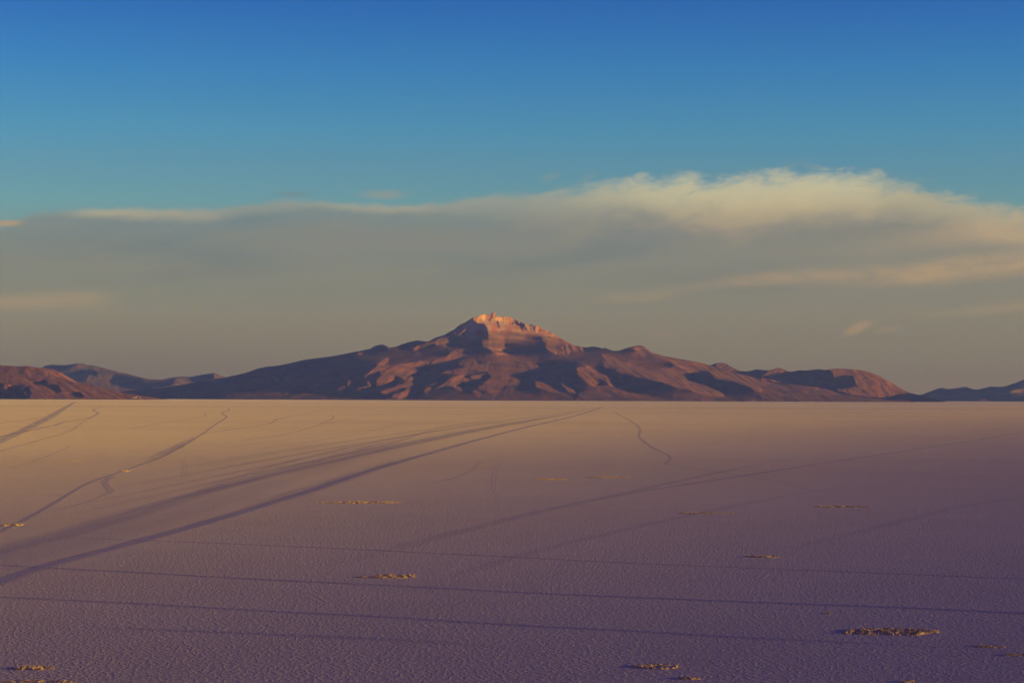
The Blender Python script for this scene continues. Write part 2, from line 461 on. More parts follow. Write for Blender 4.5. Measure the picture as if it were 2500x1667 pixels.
volc_sky = [(230, 979), (262, 966), (299, 955), (381, 948), (462, 936), (550, 921), (587, 913), (606, 908), (628, 900), (650, 895), (674, 893), (701, 888), (739, 879), (767, 875), (807, 870),
            (840, 864), (881, 856), (905, 851), (911, 846), (924, 842), (935, 841), (946, 846), (949, 849), (960, 847), (968, 846), (979, 841), (998, 835), (1016, 831), (1028, 832), (1044, 834),
            (1054, 829), (1063, 824), (1085, 817.5), (1099, 809), (1109.5, 804), (1118, 796), (1123, 792.5), (1137, 786), (1148, 779), (1156, 774), (1161, 773.2), (1169.5, 773), (1172.7, 769), (1176.5, 767), (1183, 767), (1188, 770),
            (1194, 768.5), (1198, 766), (1202, 763.5), (1205, 761.7), (1208, 763), (1211, 768.5), (1213, 772), (1217, 774), (1224, 774), (1229, 772.7), (1235, 772), (1241.6, 772.7), (1246.7, 775.5),
            (1253, 778.7), (1260.7, 781), (1268, 785.7), (1276, 788), (1282, 791), (1291, 792), (1299, 791.5), (1304, 794), (1319, 798), (1328, 803.6), (1342, 810), (1356, 816), (1368, 825), (1381, 831.6),
            (1400, 842), (1414, 845), (1430, 848), (1450, 845.6), (1463, 848), (1472, 851), (1475, 848), (1482, 851), (1497, 856.5), (1512, 856), (1522, 852), (1536, 847.5), (1552, 844), (1563, 843),
            (1570, 844), (1580, 851.6), (1596, 862), (1618, 868), (1645, 873), (1672, 878), (1705, 884), (1718, 887), (1735, 892), (1760, 899), (1795, 910), (1820, 915), (1857, 927), (1890, 932),
            (1930, 938), (1977, 943), (2023, 949), (2050, 956), (2091, 965), (2154, 971), (2214, 977), (2250, 984)]
vp = []
def L(o, pts, v): vp.append((zc(o, pts), v))
L(Z2, [(380, 815), (900, 800), (1300, 815), (1500, 830), (1500, 880), (0, 880), (0, 850)], .14)
L(Z3, [(945, 125), (1000, 125), (1010, 90), (1120, 60), (1150, 110), (1250, 105), (1340, 150), (1380, 175), (1450, 180), (1550, 205), (1540, 300), (1470, 310), (1220, 322), (1180, 290), (1100, 210), (1060, 195), (1000, 180), (950, 180)], .85)
L(Z7, [(440, 180), (560, 200), (700, 330), (900, 480), (1030, 560), (1240, 590), (1050, 610), (980, 560), (720, 400), (640, 320), (510, 290), (450, 290)], .9)
L(Z7, [(560, 190), (560, 120), (870, 80), (880, 240), (640, 220)], .5)
L(Z7, [(860, 240), (900, 250), (980, 420), (1000, 500), (930, 400)], .2)
L(Z7, [(1000, 300), (1300, 330), (1340, 560), (1050, 520)], .75)
L(Z7, [(880, 180), (1100, 170), (1300, 260), (1500, 330), (1560, 320), (1720, 375), (1780, 430), (1740, 570), (1440, 560), (1340, 400), (1300, 310), (1150, 270), (920, 260)], .5)
L(Z7, [(1650, 410), (1700, 440), (1760, 520), (1900, 600), (1880, 610), (1760, 570), (1690, 480)], .8)
L(Z3, [(1040, 190), (1060, 190), (1100, 215), (1180, 290), (1240, 315), (1215, 325), (1230, 400), (1200, 430), (1290, 460), (1200, 455), (1110, 430), (1060, 395), (1015, 365), (1030, 345), (1075, 340), (1080, 290), (1055, 200)], 1.0)
L(Z3, [(1550, 205), (1600, 235), (1700, 290), (1800, 350), (1950, 395), (1930, 430), (1800, 440), (1790, 470), (1720, 480), (1640, 440), (1590, 400), (1570, 340), (1560, 310), (1530, 240)], .72)
L(Z3, [(1600, 260), (1700, 320), (1650, 330), (1560, 310)], .95)
L(Z3, [(1680, 385), (1750, 430), (1740, 440), (1690, 410)], 0)
L(Z3, [(590, 355), (650, 310), (740, 305), (755, 350), (730, 390), (660, 375), (600, 375)], .95)
L(Z3, [(400, 410), (440, 380), (540, 360), (590, 365), (500, 400), (420, 425)], .65)
L(Z3, [(785, 300), (860, 240), (910, 215), (880, 270), (830, 320), (790, 310)], .6)
L(Z2, [(1370, 465), (1400, 440), (1460, 432), (1440, 450)], .6)
L(Z2, [(1640, 405), (1800, 400), (1740, 415), (1650, 415)], .6)
L(Z3, [(785, 420), (895, 415), (900, 450), (830, 490), (740, 515), (680, 520), (600, 545), (570, 600), (520, 650), (430, 710), (390, 760), (380, 820), (300, 860), (200, 840), (330, 780), (360, 740), (240, 790), (140, 810), (100, 790), (320, 720), (330, 690), (250, 640), (230, 690), (180, 720), (110, 745), (60, 740), (70, 690), (120, 640), (90, 600), (130, 560), (310, 545), (460, 515), (600, 495), (700, 490), (740, 440)], .65)
L(Z2, [(1640, 490), (1560, 540), (1530, 580), (1450, 640), (1430, 665), (1490, 670), (1540, 640), (1560, 600), (1640, 545), (1660, 500)], .75)
L(Z2, [(1460, 690), (1490, 700), (1500, 760), (1420, 790), (1350, 775), (1400, 760), (1470, 745)], .85)
L(Z2, [(1285, 700), (1320, 670), (1337, 690), (1320, 740), (1342, 750), (1300, 750), (1282, 720)], .8)
L(Z2, [(1200, 690), (1230, 660), (1260, 655), (1250, 680)], .6)
L(Z2, [(870, 770), (900, 745), (925, 750), (910, 770)], .55)
L(Z2, [(460, 795), (500, 780), (550, 785), (520, 795)], .3)
L(Z2, [(1190, 760), (1260, 740), (1280, 780), (1230, 800), (1195, 790)], .38)
L(Z3, [(840, 515), (960, 515), (980, 540), (1060, 530), (1180, 505), (1340, 500), (1480, 530), (1590, 560), (1605, 575), (1560, 620), (1480, 660), (1380, 720), (1360, 760), (1300, 730), (1220, 745), (1180, 800), (1090, 810), (980, 760), (1060, 700), (1100, 650), (1060, 610), (980, 620), (920, 640), (800, 640), (640, 640), (700, 600), (780, 590), (880, 570), (800, 550)], .45)
L(Z3, [(1300, 500), (1480, 530), (1590, 560), (1605, 575), (1560, 600), (1440, 560)], .6)
L(Z3, [(810, 640), (860, 635), (920, 690), (900, 710), (850, 690), (835, 710), (850, 780), (800, 770), (740, 740), (690, 740), (600, 780), (560, 800), (700, 700), (760, 660)], .8)
L(Z3, [(920, 650), (1060, 635), (1050, 665), (960, 685), (920, 680)], .8)
L(Z3, [(490, 790), (560, 730), (630, 705), (600, 750), (520, 805)], .65)
L(Z3, [(1180, 800), (1260, 745), (1330, 740), (1400, 790), (1500, 830), (1560, 860), (1300, 865), (1180, 850)], .18)
L(Z3, [(930, 770), (1000, 790), (1060, 840), (1000, 850), (950, 820)], .45)
L(Z3, [(1490, 700), (1560, 640), (1600, 680), (1620, 730), (1700, 780), (1760, 810), (1850, 850), (1700, 820), (1560, 770), (1500, 750)], .5)
L(Z3, [(1720, 640), (1750, 615), (1760, 660), (1740, 690), (1780, 740), (1850, 780), (1870, 810), (1800, 800), (1740, 740), (1720, 690)], .6)
L(Z3, [(1870, 580), (1960, 560), (2060, 565), (2130, 620), (2230, 680), (2250, 740), (2170, 740), (2110, 690), (2050, 670), (2080, 720), (2030, 750), (1960, 720), (1900, 670), (1870, 640)], .7)
L(Z4, [(230, 445), (300, 465), (440, 520), (560, 560), (700, 590), (860, 590), (1000, 600), (1100, 620), (1090, 680), (1200, 730), (1300, 740), (1400, 800), (1300, 850), (1150, 840), (1060, 780), (950, 770), (840, 720), (700, 690), (560, 660), (480, 630), (400, 640), (380, 590), (280, 580), (270, 540), (300, 510)], .6)
L(Z4, [(680, 460), (600, 430), (600, 380), (640, 380), (720, 440), (900, 470), (1120, 515), (1230, 545), (1320, 590), (1450, 625), (1560, 640), (1680, 680), (1750, 710), (1900, 730), (2130, 735), (2352, 790), (2352, 850), (2000, 850), (1750, 820), (1640, 790), (1560, 740), (1440, 700), (1280, 680), (1200, 600), (1090, 620), (960, 600), (870, 520), (740, 490)], .6)
L(Z4, [(870, 520), (960, 540), (1100, 610), (1000, 600), (920, 570)], .85)
L(Z4, [(270, 740), (420, 780), (700, 830), (850, 870), (300, 885), (0, 885), (60, 800), (200, 770)], .32)
L(Z4, [(545, 410), (600, 380), (640, 400), (710, 450), (640, 445), (570, 435)], .75)
L(Z4, [(420, 640), (480, 635), (560, 665), (700, 695), (850, 740), (950, 775), (1060, 790), (1160, 830), (1140, 870), (880, 860), (720, 820), (560, 790), (440, 770), (400, 700)], 0)
L(Z4, [(610, 760), (670, 755), (680, 780), (620, 785)], .4)
L(Z4, [(1280, 700), (1440, 710), (1560, 750), (1640, 800), (1750, 830), (1600, 830), (1480, 820), (1380, 770), (1290, 730)], .05)
L(Z4, [(1090, 630), (1200, 600), (1210, 660), (1160, 690), (1095, 670)], .1)
L(Z4, [(700, 490), (860, 520), (890, 560), (860, 585), (700, 570), (600, 560), (640, 500)], .05)
L(Z4, [(1250, 860), (1300, 835), (1500, 850), (1560, 880), (1250, 885)], .05)
L(Z5, [(0, 740), (430, 750), (700, 815), (1100, 860), (1400, 890), (0, 885)], .28)
L(Z5, [(0, 700), (250, 740), (430, 755), (660, 795), (720, 815), (430, 790), (200, 770), (0, 740)], .75)
def volc_default(gx, gy):
    base = np.where(gy > shore(gx) - 5, .3, 0.0)
    return base
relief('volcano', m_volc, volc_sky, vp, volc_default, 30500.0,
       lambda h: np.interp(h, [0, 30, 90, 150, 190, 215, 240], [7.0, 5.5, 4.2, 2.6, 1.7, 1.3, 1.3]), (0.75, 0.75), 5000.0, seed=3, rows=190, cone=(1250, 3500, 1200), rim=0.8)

# cinder cones right of the volcano
rp = []
def LR(o, pts, v): rp.append((zc(o, pts), v))
LR(Z5, [(145, 560), (265, 608), (350, 680), (450, 755), (250, 760), (100, 740), (0, 740), (0, 650), (90, 600)], .62)
LR(Z5, [(265, 608), (330, 595), (360, 650), (400, 720), (350, 700)], .6)
LR(Z5, [(520, 680), (560, 640), (600, 640), (590, 700), (600, 760), (530, 760)], .6)
LR(Z5, [(600, 590), (750, 575), (830, 590), (940, 600), (1050, 645), (1200, 735), (1330, 800), (1200, 830), (1060, 860), (860, 850), (680, 780), (850, 750), (830, 660), (750, 640), (680, 680), (600, 640)], .7)
LR(Z5, [(1050, 645), (1200, 735), (1330, 800), (1250, 800), (1100, 720), (950, 620)], .95)
LR(Z4, [(1270, 560), (1300, 525), (1370, 530), (1410, 555), (1500, 600), (1560, 640), (1400, 640)], .55)
cone_sky = [(1715, 900), (1735, 891), (1746, 887), (1759, 885), (1773, 887), (1784, 894), (1795, 900), (1808, 905), (1819, 906.5), (1833, 905), (1846, 901), (1860, 903), (1876, 904), (1887, 902), (1899, 897),
            (1912, 900.5), (1922, 905), (1932, 907), (1950, 904), (1969, 904), (1999, 901), (2015, 903), (2034, 900), (2050, 899), (2078, 901), (2105, 904), (2127, 909), (2146, 917), (2173, 932),
            (2200, 948), (2219, 958), (2235, 962), (2249, 964.5), (2280, 972), (2320, 984)]
relief('hills', m_red, cone_sky, rp, .08, 33500.0, lambda h: np.interp(h, [0, 40, 90], [5.0, 3.2, 2.6]), (0.6, 0.7), 3500.0, seed=11, rows=80)

# dark range at the right edge
rp2 = []
rp2.append((zc(Z5, [(1570, 775), (1605, 750), (1640, 780)]), .4)); rp2.append((zc(Z5, [(2220, 790), (2352, 765), (2700, 720), (2700, 760), (2352, 800), (2250, 805)]), .9))
rp2.append((zc(Z5, [(1880, 885), (2000, 860), (2150, 880)]), .5)); rp2.append((zc(Z5, [(1830, 780), (1920, 780), (1900, 800)]), .4))
relief('hills', m_far, [(2190, 984), (2235, 969), (2249, 963.5), (2274, 958), (2287, 951), (2297, 946), (2312, 949.5), (2333, 948), (2347, 945), (2358, 944), (2369, 948), (2382, 951), (2401, 948), (2418, 943),
                        (2434, 944.6), (2456, 943), (2472, 936.5), (2489, 932), (2500, 926), (2560, 905), (2650, 885), (2760, 895), (2900, 880), (3100, 910), (3300, 960), (3400, 984)],
       rp2, .02, 38500.0, lambda h: np.interp(h, [0, 90], [4.0, 2.6]), (0.6, 0.8), 3500.0, du=2.0, seed=21, rows=60)

# red hills at the left edge
lp = []
def LL(o, pts, v): lp.append((zc(o, pts), v))
LL(Z6, [(700, 205), (960, 225), (1130, 270), (1190, 370), (1340, 470), (1180, 470), (1000, 430), (850, 350), (820, 290), (720, 240)], .95)
LL(Z6, [(-900, 300), (0, 290), (200, 320), (400, 400), (650, 490), (760, 560), (600, 540), (400, 500), (200, 440), (0, 430), (-900, 440)], .9)
LL(Z6, [(80, 540), (200, 560), (220, 700), (240, 790), (80, 790), (70, 650)], .65)
LL(Z6, [(220, 560), (400, 545), (480, 550), (560, 575), (600, 700), (560, 800), (250, 800), (215, 700)], 0)
LL(Z6, [(470, 700), (500, 670), (540, 680), (540, 740), (480, 750)], .8)
LL(Z6, [(330, 710), (370, 670), (400, 700), (380, 740), (340, 740)], .65)
LL(Z6, [(400, 640), (440, 570), (480, 570), (430, 650)], .5)
LL(Z6, [(-200, 520), (0, 500), (70, 510), (90, 700), (0, 700), (-200, 690)], 0)
LL(Z6, [(950, 580), (1050, 540), (1130, 550), (1180, 640), (1160, 690), (1050, 640)], 0)
LL(Z6, [(820, 450), (900, 440), (900, 560), (800, 550)], .1)
LL(Z6, [(1370, 690), (1540, 690), (1600, 790), (1450, 780)], 0)
LL(Z6, [(390, 190), (520, 180), (440, 300), (380, 340)], .2)
LL(Z6, [(100, 230), (150, 220), (140, 280), (90, 270)], .1)
LL(Z6, [(1260, 530), (1340, 525), (1350, 560), (1270, 550)], .9); LL(Z6, [(1660, 570), (1720, 570), (1720, 610), (1660, 610)], .95)
relief('hills', m_red, [(-700, 984), (-560, 940), (-420, 915), (-260, 905), (-120, 893), (-40, 888), (0, 891), (27, 893), (49, 894), (68, 893), (90, 897), (99, 897), (109, 899), (128, 900.5), (139, 906), (147, 914), (155, 921),
                        (170, 930.5), (190, 934.5), (218, 937), (245, 945), (272, 953.6), (299, 958), (340, 967), (362, 972), (400, 984)],
       lp, .5, 27500.0, lambda h: np.interp(h, [0, 30, 80], [5.5, 3.6, 2.4]), (0.7, 0.75), 3500.0, seed=31, rows=90)

# hazy hills between them and the volcano
fp = []
def LF(o, pts, v): fp.append((zc(o, pts), v))
LF(Z6, [(780, 215), (950, 150), (1250, 165), (1450, 130), (1350, 260), (1150, 280), (1000, 230)], .1)
LF(Z6, [(1200, 380), (1400, 340), (1500, 300), (1800, 260), (1870, 300), (1880, 400), (1700, 350), (1650, 500), (1350, 480)], 0)
LF(Z1, [(1060, 640), (1250, 670), (1450, 690), (1560, 700), (1540, 750), (1300, 770), (1150, 760), (960, 700)], 0)
LF(Z1, [(1470, 690), (1520, 670), (1620, 650), (1720, 665), (1560, 700)], .1)
LF(Z1, [(1545, 720), (1600, 680), (1720, 680), (1700, 730), (1560, 750)], .6)
LF(Z1, [(1720, 690), (1780, 650), (1920, 620), (1910, 680), (1750, 720)], 0)
LF(Z1, [(1925, 615), (2040, 665), (1930, 690)], .65)
LF(Z1, [(1000, 760), (1100, 745), (1230, 775), (1100, 790)], .7)
relief('hills', m_far, [(40, 920), (80, 905), (101, 897.5), (111.6, 892), (128, 890), (152, 891), (169, 890), (185, 887), (203, 887), (215, 891), (231, 892), (258, 899), (286, 907), (313, 912), (340, 920), (367, 925),
                        (395, 926), (408, 923), (424, 921), (441, 919), (463, 920), (484, 916), (503, 913), (524, 910), (536, 915), (550, 921), (620, 945), (680, 978)],
       fp, .42, 42000.0, lambda h: np.interp(h, [0, 90], [4.5, 3.0]), (0.6, 0.6), 4000.0, seed=41, rows=80)

# ------------------------------------------------------------------ added range towards the sun, out of frame, shaped to shade the near salt
def added_shade_ridge():
    R0 = 26000.0; n = 160; ys = np.linspace(-34000, 22000, n)
    yc = ys - R0 / math.tan(SUN_AZ - math.pi / 2) * 0 + R0 * math.tan(SUN_AZ - math.pi / 2)      # where this stretch casts its shade on the camera's meridian
    al = np.interp(yc, [-30000, 400, 1000, 2000, 3500, 6000, 10000, 20000, 27000], [.15, .13, .055, -.05, -.23, -.46, -.85, -2.4, -5.5])
    Hc = np.tan(np.radians(al) + SUN_EL) * R0 / math.cos(SUN_AZ - math.pi / 2) + fbm(ys / 900, ys * 0, 55, 4) * 12
    Hc = np.clip(Hc, 0, None)
    xs = [R0 - 5500, R0 - 2600, R0, R0 + 3600, R0 + 8500]; fz = [-.01, .42, 1, .5, -.01]
    v = np.array([[x, y, h * f + (60 * fbm(np.array([y / 500.0]), np.array([x / 500.0]), 66)[0] if f in (.42, .5) else 0)] for x, f in zip(xs, fz) for y, h in zip(ys, Hc)])
    return v, grid_faces(5, n)
mesh_obj('hills', *added_shade_ridge(), m_far, kind='structure')  # unseen hills, added only to dim the sun on the flat

# ------------------------------------------------------------------ wheel tracks and roads pressed into the salt
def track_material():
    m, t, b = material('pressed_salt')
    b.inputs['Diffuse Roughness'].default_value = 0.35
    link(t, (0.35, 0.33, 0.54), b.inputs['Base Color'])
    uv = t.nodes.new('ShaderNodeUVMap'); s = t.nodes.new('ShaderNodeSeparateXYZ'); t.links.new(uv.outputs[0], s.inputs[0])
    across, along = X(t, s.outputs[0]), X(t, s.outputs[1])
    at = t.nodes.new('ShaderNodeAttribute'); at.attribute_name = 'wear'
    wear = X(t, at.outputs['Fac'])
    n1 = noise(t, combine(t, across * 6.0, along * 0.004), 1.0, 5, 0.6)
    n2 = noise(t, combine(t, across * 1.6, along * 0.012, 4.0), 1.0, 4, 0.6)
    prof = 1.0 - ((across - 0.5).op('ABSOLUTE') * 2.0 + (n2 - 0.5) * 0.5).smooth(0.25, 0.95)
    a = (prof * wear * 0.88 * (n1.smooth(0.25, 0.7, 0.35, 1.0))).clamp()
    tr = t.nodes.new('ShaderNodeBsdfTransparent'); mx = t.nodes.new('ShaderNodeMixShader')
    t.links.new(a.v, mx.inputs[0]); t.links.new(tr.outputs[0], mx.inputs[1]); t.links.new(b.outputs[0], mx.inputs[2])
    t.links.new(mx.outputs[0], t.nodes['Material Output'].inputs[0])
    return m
m_track = track_material()
layer = [0.02]
def catmull(p, n):
    p = np.array(p, float); q = np.vstack([2 * p[0] - p[1], p, 2 * p[-1] - p[-2]]); out = []
    for i in range(1, len(q) - 2):
        for tt in np.linspace(0, 1, n, endpoint=False):
            a, b_, c, d = q[i - 1:i + 3]
            out.append(0.5 * ((2 * b_) + (-a + c) * tt + (2 * a - 5 * b_ + 4 * c - d) * tt ** 2 + (-a + 3 * b_ - 3 * c + d) * tt ** 3))
    out.append(q[-2]); return np.array(out)
def track(pts, width, wear=0.6, full=False, fade=(0.0, 0.12), name='salt_track'):
    """pts in the 2352-wide view of the photo; laid on the ground at their real place"""
    k = 1.0 if full else 2500 / 2352
    p = catmull(np.array(pts) * k, 10)
    g = ground(p[:, 0], p[:, 1])
    seg = np.r_[0, np.cumsum(np.hypot(*np.diff(g, axis=0).T))]
    tg = np.gradient(g, axis=0); tg /= np.linalg.norm(tg, axis=1)[:, None]; nn = np.stack([tg[:, 1], -tg[:, 0]], -1)
    w_ = np.interp(np.linspace(0, 1, len(g)), np.linspace(0, 1, len(np.atleast_1d(width))), np.atleast_1d(width)) if np.ndim(width) else np.full(len(g), width)
    a = np.linspace(-0.5, 0.5, 5)
    V = np.concatenate([np.concatenate([g[:, None] + nn[:, None] * (a[None, :, None] * w_[:, None, None]), np.full((len(g), 5, 1), layer[0])], -1)]).reshape(-1, 3)
    layer[0] += 0.0025
    o = mesh_obj(name, V, grid_faces(len(g), 5), m_track, kind='structure')
    me = o.data
    uv = me.uv_layers.new(name='UVMap'); vi = np.zeros(len(me.loops), dtype=np.int32); me.loops.foreach_get('vertex_index', vi)
    U_ = np.tile(np.linspace(0, 1, 5), len(g)); V_ = np.repeat(seg, 5) + 1000 * len(bpy.data.objects)
    uv.data.foreach_set('uv', np.stack([U_[vi], V_[vi]], -1).astype(np.float32).ravel())
    s = np.linspace(0, 1, len(g)); e = np.clip(s / max(fade[0], 1e-6), 0, 1) if fade[0] else np.ones_like(s)
    e = e * (np.clip((1 - s) / fade[1], 0, 1) if fade[1] else 1)
    at = me.attributes.new('wear', 'FLOAT', 'POINT'); at.data.foreach_set('value', np.repeat(e * wear, 5).astype(np.float32))
    return o
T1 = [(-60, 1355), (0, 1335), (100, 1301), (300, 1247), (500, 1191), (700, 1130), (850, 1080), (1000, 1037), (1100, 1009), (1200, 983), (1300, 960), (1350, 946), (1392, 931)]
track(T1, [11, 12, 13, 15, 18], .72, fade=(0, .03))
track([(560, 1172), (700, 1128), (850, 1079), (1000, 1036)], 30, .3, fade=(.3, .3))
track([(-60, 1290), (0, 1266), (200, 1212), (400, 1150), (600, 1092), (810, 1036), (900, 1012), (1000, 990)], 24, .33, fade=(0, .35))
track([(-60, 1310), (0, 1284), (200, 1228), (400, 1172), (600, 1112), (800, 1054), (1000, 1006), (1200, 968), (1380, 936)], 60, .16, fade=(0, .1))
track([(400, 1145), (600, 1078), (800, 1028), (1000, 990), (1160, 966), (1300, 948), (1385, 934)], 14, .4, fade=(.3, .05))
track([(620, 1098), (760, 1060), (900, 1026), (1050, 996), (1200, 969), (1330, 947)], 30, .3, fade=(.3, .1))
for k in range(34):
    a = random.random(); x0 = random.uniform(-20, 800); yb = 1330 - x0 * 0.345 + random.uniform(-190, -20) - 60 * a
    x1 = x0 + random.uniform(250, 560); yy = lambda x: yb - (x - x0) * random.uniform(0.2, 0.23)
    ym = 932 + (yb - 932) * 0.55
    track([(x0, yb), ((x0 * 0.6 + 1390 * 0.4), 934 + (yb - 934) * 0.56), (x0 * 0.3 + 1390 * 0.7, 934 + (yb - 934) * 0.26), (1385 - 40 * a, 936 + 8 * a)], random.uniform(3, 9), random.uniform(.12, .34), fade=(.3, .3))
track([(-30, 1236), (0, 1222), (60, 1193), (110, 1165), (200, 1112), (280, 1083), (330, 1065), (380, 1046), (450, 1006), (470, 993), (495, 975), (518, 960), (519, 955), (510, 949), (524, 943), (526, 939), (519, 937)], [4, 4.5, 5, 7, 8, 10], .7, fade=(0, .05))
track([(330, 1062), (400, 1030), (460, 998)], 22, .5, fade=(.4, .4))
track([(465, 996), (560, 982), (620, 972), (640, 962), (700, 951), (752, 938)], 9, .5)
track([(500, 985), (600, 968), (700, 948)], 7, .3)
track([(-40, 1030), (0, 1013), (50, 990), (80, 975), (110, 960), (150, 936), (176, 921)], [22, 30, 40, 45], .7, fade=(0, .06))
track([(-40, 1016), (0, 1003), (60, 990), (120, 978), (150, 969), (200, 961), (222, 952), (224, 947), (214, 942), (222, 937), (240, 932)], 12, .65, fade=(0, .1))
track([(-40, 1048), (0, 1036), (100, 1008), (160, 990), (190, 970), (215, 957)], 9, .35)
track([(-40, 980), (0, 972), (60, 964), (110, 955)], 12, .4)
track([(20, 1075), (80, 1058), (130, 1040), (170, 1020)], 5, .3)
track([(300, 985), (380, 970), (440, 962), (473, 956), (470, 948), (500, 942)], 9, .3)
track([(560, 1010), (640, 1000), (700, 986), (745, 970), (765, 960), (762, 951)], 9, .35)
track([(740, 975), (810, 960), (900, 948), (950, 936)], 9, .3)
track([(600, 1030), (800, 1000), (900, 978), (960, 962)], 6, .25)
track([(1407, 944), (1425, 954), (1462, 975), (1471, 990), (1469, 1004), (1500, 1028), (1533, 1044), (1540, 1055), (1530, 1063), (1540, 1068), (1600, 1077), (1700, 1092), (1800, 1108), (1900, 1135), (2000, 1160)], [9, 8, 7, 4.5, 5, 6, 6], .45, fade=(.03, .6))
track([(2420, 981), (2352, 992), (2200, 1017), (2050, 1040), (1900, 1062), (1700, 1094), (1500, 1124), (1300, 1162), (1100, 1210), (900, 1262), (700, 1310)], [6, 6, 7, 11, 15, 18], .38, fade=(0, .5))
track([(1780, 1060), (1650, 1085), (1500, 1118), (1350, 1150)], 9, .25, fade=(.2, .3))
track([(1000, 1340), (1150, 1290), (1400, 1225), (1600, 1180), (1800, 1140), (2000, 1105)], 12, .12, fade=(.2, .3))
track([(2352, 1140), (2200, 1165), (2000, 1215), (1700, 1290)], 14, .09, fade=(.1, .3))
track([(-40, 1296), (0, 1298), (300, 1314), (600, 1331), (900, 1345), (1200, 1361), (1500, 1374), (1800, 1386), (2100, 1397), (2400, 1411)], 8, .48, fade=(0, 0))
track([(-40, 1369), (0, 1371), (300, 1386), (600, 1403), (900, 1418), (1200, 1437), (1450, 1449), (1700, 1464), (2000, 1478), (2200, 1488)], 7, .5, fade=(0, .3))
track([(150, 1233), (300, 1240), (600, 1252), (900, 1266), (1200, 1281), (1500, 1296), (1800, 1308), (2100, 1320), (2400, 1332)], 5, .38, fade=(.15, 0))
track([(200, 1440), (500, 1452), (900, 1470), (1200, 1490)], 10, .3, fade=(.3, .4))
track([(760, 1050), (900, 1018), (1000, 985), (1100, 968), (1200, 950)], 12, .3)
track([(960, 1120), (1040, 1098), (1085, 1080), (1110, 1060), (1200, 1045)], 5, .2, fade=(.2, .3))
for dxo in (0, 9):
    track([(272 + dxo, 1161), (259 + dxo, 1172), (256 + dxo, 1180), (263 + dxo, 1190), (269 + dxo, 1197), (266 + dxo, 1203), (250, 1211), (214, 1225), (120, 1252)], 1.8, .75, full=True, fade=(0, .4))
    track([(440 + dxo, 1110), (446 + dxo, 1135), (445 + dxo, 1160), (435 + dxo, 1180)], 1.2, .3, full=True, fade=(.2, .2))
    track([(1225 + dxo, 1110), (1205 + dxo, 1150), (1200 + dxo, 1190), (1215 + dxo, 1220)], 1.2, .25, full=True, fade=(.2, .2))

# ------------------------------------------------------------------ rough salt mounds
def mound_material():
    m, t, b = material('rough_salt_slabs')
    tcn = t.nodes.new('ShaderNodeTexCoord'); P = tcn.outputs['Object']
    n1 = noise(t, P, 0.7, 4, 0.6); n2 = noise(t, P, 3.0, 4, 0.6)
    col = mix(t, n1.smooth(0.35, 0.65), (0.48, 0.31, 0.13), (0.80, 0.56, 0.26))
    col = mix(t, n2.smooth(0.55, 0.75), col, (0.78, 0.66, 0.5))
    link(t, col, b.inputs['Base Color'])
    bp = t.nodes.new('ShaderNodeBump'); bp.inputs['Strength'].default_value = 0.6; bp.inputs['Distance'].default_value = 0.15
    t.links.new(n2.v, bp.inputs['Height']); t.links.new(bp.outputs[0], b.inputs['Normal'])
    return m
m_mound = mound_material()
GROUP = 'rough salt mounds on the flat'
def mound(x0, x1, yc, hpx, label, height=0.5, seed=0, cover=1.0):
    c = ground((x0 + x1) / 2, yc); y0g = ground((x0 + x1) / 2, yc + hpx / 2)[1]; y1g = ground((x0 + x1) / 2, yc - hpx / 2)[1]
    l = ground(x0, yc)[0]; r = ground(x1, yc)[0]
    a = (r - l) / 2; bb = max((y1g - y0g) / 2, a * 0.25)
    step = max(0.22, a / 90)
    xs = np.arange(-a, a + step, step); ys = np.arange(-bb, bb + step, step)
    gx, gy = np.meshgrid(xs, ys)
    rr = np.hypot(gx / a, gy / bb) + fbm(gx / (a * 0.35) + 7, gy / (a * 0.35), 200 + seed, 3) * 0.28
    env = np.clip((0.94 - rr) / 0.10, 0, 1)
    # broken slabs: each cell has its own level and tilt
    cs = 0.9; ci = np.floor(gx / cs + fbm(gx, gy, 300 + seed, 2)); cj = np.floor(gy / (cs * 1.6) + fbm(gx, gy, 310 + seed, 2))
    def hh(k): return vnoise(ci * 1.0 + 0.01, cj * 1.0 + 0.01, 400 + seed + k)
    lev = hh(0); tx = (hh(1) - 0.5) * 0.9; ty = (hh(2) - 0.5) * 0.5
    fxx = gx / cs - np.floor(gx / cs) - 0.5
    z = height * (0.15 + 0.9 * lev ** 2 + 1.3 * tx * fxx + 0.3 * fbm(gx * 1.2, gy * 1.2, 500 + seed, 3))
    gaps = fbm(gx / 3.2, gy / 4.5, 600 + seed, 3)
    env = env * np.clip((gaps + 0.26 * cover) / 0.12, 0, 1)
    z = z * env - (1 - np.clip(env * 4, 0, 1)) * 0.25
    V = np.stack([gx, gy, z], -1).reshape(-1, 3)
    f = grid_faces(len(ys), len(xs))
    keep = (V[f][:, :, 2] > -0.2).any(1); f = f[keep]
    used = np.unique(f); idx = np.zeros(len(V), int); idx[used] = np.arange(len(used))
    o = mesh_obj('salt_mound', V[used], idx[f], m_mound, smooth=False)
    o.location = (c[0], c[1], 0)
    o['label'] = label; o['category'] = 'salt mound'; o['group'] = GROUP
    return o
mound(2042, 2298, 1542, 17, 'largest golden brown oval of broken salt slabs, near the lower right', .55, 1, 1.7)
mound(2372, 2462, 1578, 6, 'small rough salt mound just below and right of the largest one', .4, 2)
mound(2432, 2530, 1599, 5, 'rough salt mound cut off by the right edge of the photo', .4, 3)
mound(1540, 1662, 1628, 11, 'short crusty salt mound with a blue shadow tip, at the bottom centre right', .5, 4)
mound(1650, 1712, 1656, 6, 'tiny rough salt mound right under the crusty one at the bottom edge', .4, 5)
mound(20, 138, 1631, 9, 'crusty brown salt mound near the bottom left corner', .45, 6)
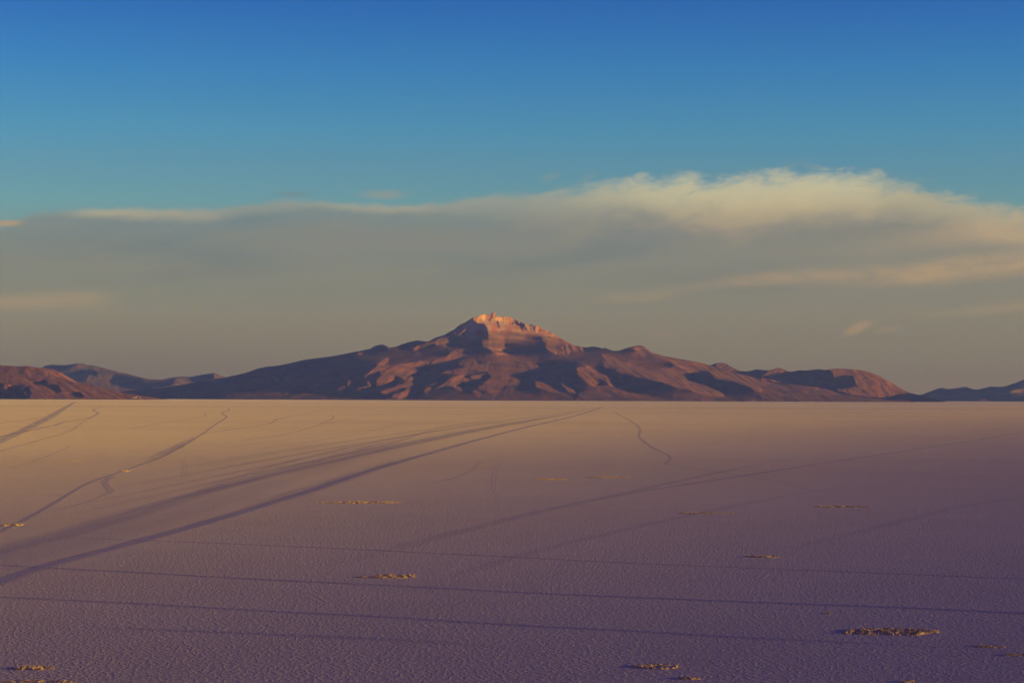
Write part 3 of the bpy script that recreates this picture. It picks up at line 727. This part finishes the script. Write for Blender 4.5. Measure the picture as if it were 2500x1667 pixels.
mound(-60, 200, 1664, 12, 'wide low patch of golden rough salt in the bottom left corner', .3, 7, .8)
mound(858, 1028, 1407, 9, 'oval rough salt mound alone left of centre below the thin dark track', .45, 8)
mound(765, 1002, 1226, 6, 'long thin golden salt mound beside the wide dark road', .35, 9)
mound(1648, 1792, 1253, 4, 'thin golden salt mound in the middle distance, left one of two', .35, 10)
mound(1970, 2134, 1236.5, 5, 'thin golden salt mound in the middle distance, right one of two', .4, 11)
mound(1815, 1915, 1359, 4, 'small orange salt mound above the long straight track on the right', .45, 12)
mound(1425, 1545, 1165, 3, 'faint distant salt mound right of the photo centre', .45, 13)
mound(1295, 1388, 1170, 3, 'faintest distant salt mound just left of its neighbour near centre', .4, 14)
mound(295, 320, 1149, 4, 'small orange heap beside the winding track on the left', .3, 15)
mound(5, 58, 1281, 7, 'orange salt heap along the winding track at the left edge', .35, 16)
mound(2188, 2235, 1664, 4, 'tiny dark and golden salt mound at the bottom edge on the right', .4, 17)
mound(2002, 2040, 1497, 2.5, 'tiny thin salt mound above the largest golden oval', .3, 18)
mound(172, 202, 1125.5, 2, 'tiny far salt mound left of the winding track', .2, 19)
mound(333, 352, 1096.5, 1.6, 'tiny farthest salt mound above the winding track', .18, 20)

# ------------------------------------------------------------------ houses on the far shore
def flat(name, c, r=.9):
    m, t, b = material(name); n = noise(t, t.nodes.new('ShaderNodeTexCoord').outputs['Object'], 0.4, 3)
    link(t, mix(t, n * 0.5, c, tuple(v * 0.7 for v in c)), b.inputs['Base Color']); b.inputs['Roughness'].default_value = r; return m
m_wall = flat('whitewash', (0.75, 0.68, 0.55)); m_adobe = flat('adobe', (0.62, 0.48, 0.16)); m_roof = flat('tin_roof', (0.4, 0.36, 0.34))
bpy.context.view_layer.update()
def house(px, py, wd, hh, mat, label, D=29300.0):
    d = Vector(rays(px, py)); hit, loc, *_ = S.ray_cast(bpy.context.view_layer.depsgraph, cam.location, d.normalized())
    x, D, z = loc; z += 0
    root = bpy.data.objects.new('house', None); COL.objects.link(root); root.location = (x, D, z - hh / 2); root['label'] = label; root['category'] = 'house'; root['group'] = 'houses on the far shore'
    a, b_ = wd / 2, wd / 3; top = hh
    v = [(-a, -b_, -2), (a, -b_, -2), (a, b_, -2), (-a, b_, -2), (-a, -b_, top), (a, -b_, top), (a, b_, top), (-a, b_, top)]
    f = [(0, 1, 5, 4), (1, 2, 6, 5), (2, 3, 7, 6), (3, 0, 4, 7), (4, 5, 6, 7)]
    wl = mesh_obj('wall', v, f, mat, False); wl.parent = root
    e = a * 1.06; g = b_ * 1.1; rz = top + 0.2; rt = top + hh * 0.35
    v = [(-e, -g, rz), (e, -g, rz), (e, g, rz), (-e, g, rz), (-e, 0, rt), (e, 0, rt)]
    me = bpy.data.meshes.new('roof'); me.from_pydata(v, [], [(0, 1, 5, 4), (2, 3, 4, 5), (1, 2, 5), (3, 0, 4), (3, 2, 1, 0)]); me.materials.append(m_roof)
    ro = bpy.data.objects.new('roof', me); COL.objects.link(ro); ro.parent = root
house(328.5, 970.7, 50, 12, m_adobe, 'yellowish long building on the far shore, biggest of the far houses')
house(341.5, 972.6, 18, 9, m_wall, 'tiny pale house on the shore just right of the yellowish building')
house(426.5, 971.4, 16, 8, m_wall, 'white house at the volcano foot, left of the three together')
house(436.6, 970.6, 18, 10, m_wall, 'pale house at the volcano foot, middle of the three together')
house(449.0, 970.2, 16, 10, m_wall, 'whitest house at the volcano foot, right of the three together')

# ------------------------------------------------------------------ air
HAZE = 1.6e-5
if HAZE:
    me = bpy.data.meshes.new('haze')
    x0, x1, y0, y1, z0, z1 = -62000, 62000, -32000, 77000, -120, 3200
    v = [(x0, y0, z0), (x1, y0, z0), (x1, y1, z0), (x0, y1, z0), (x0, y0, z1), (x1, y0, z1), (x1, y1, z1), (x0, y1, z1)]
    me.from_pydata(v, [], [(3, 2, 1, 0), (4, 5, 6, 7), (0, 1, 5, 4), (1, 2, 6, 5), (2, 3, 7, 6), (3, 0, 4, 7)])
    m = bpy.data.materials.new('haze'); m.use_nodes = True; t = m.node_tree
    t.nodes.remove(t.nodes['Principled BSDF'])
    pv = t.nodes.new('ShaderNodeVolumePrincipled'); pv.inputs['Density'].default_value = HAZE; pv.inputs['Color'].default_value = (0.08, 0.145, 1.0, 1); pv.inputs['Absorption Color'].default_value = (1, 1, 1, 1); pv.inputs['Anisotropy'].default_value = 0.0
    t.links.new(pv.outputs[0], t.nodes['Material Output'].inputs['Volume'])
    me.materials.append(m)
    o = bpy.data.objects.new('haze', me); COL.objects.link(o); o['kind'] = 'stuff'
S.cycles.use_denoising = True
S.cycles.denoising_input_passes = 'RGB_ALBEDO_NORMAL'
S.cycles.denoising_prefilter = 'ACCURATE'
S.cycles.max_bounces = 4
S.cycles.volume_bounces = 0
S.cycles.transparent_max_bounces = 64
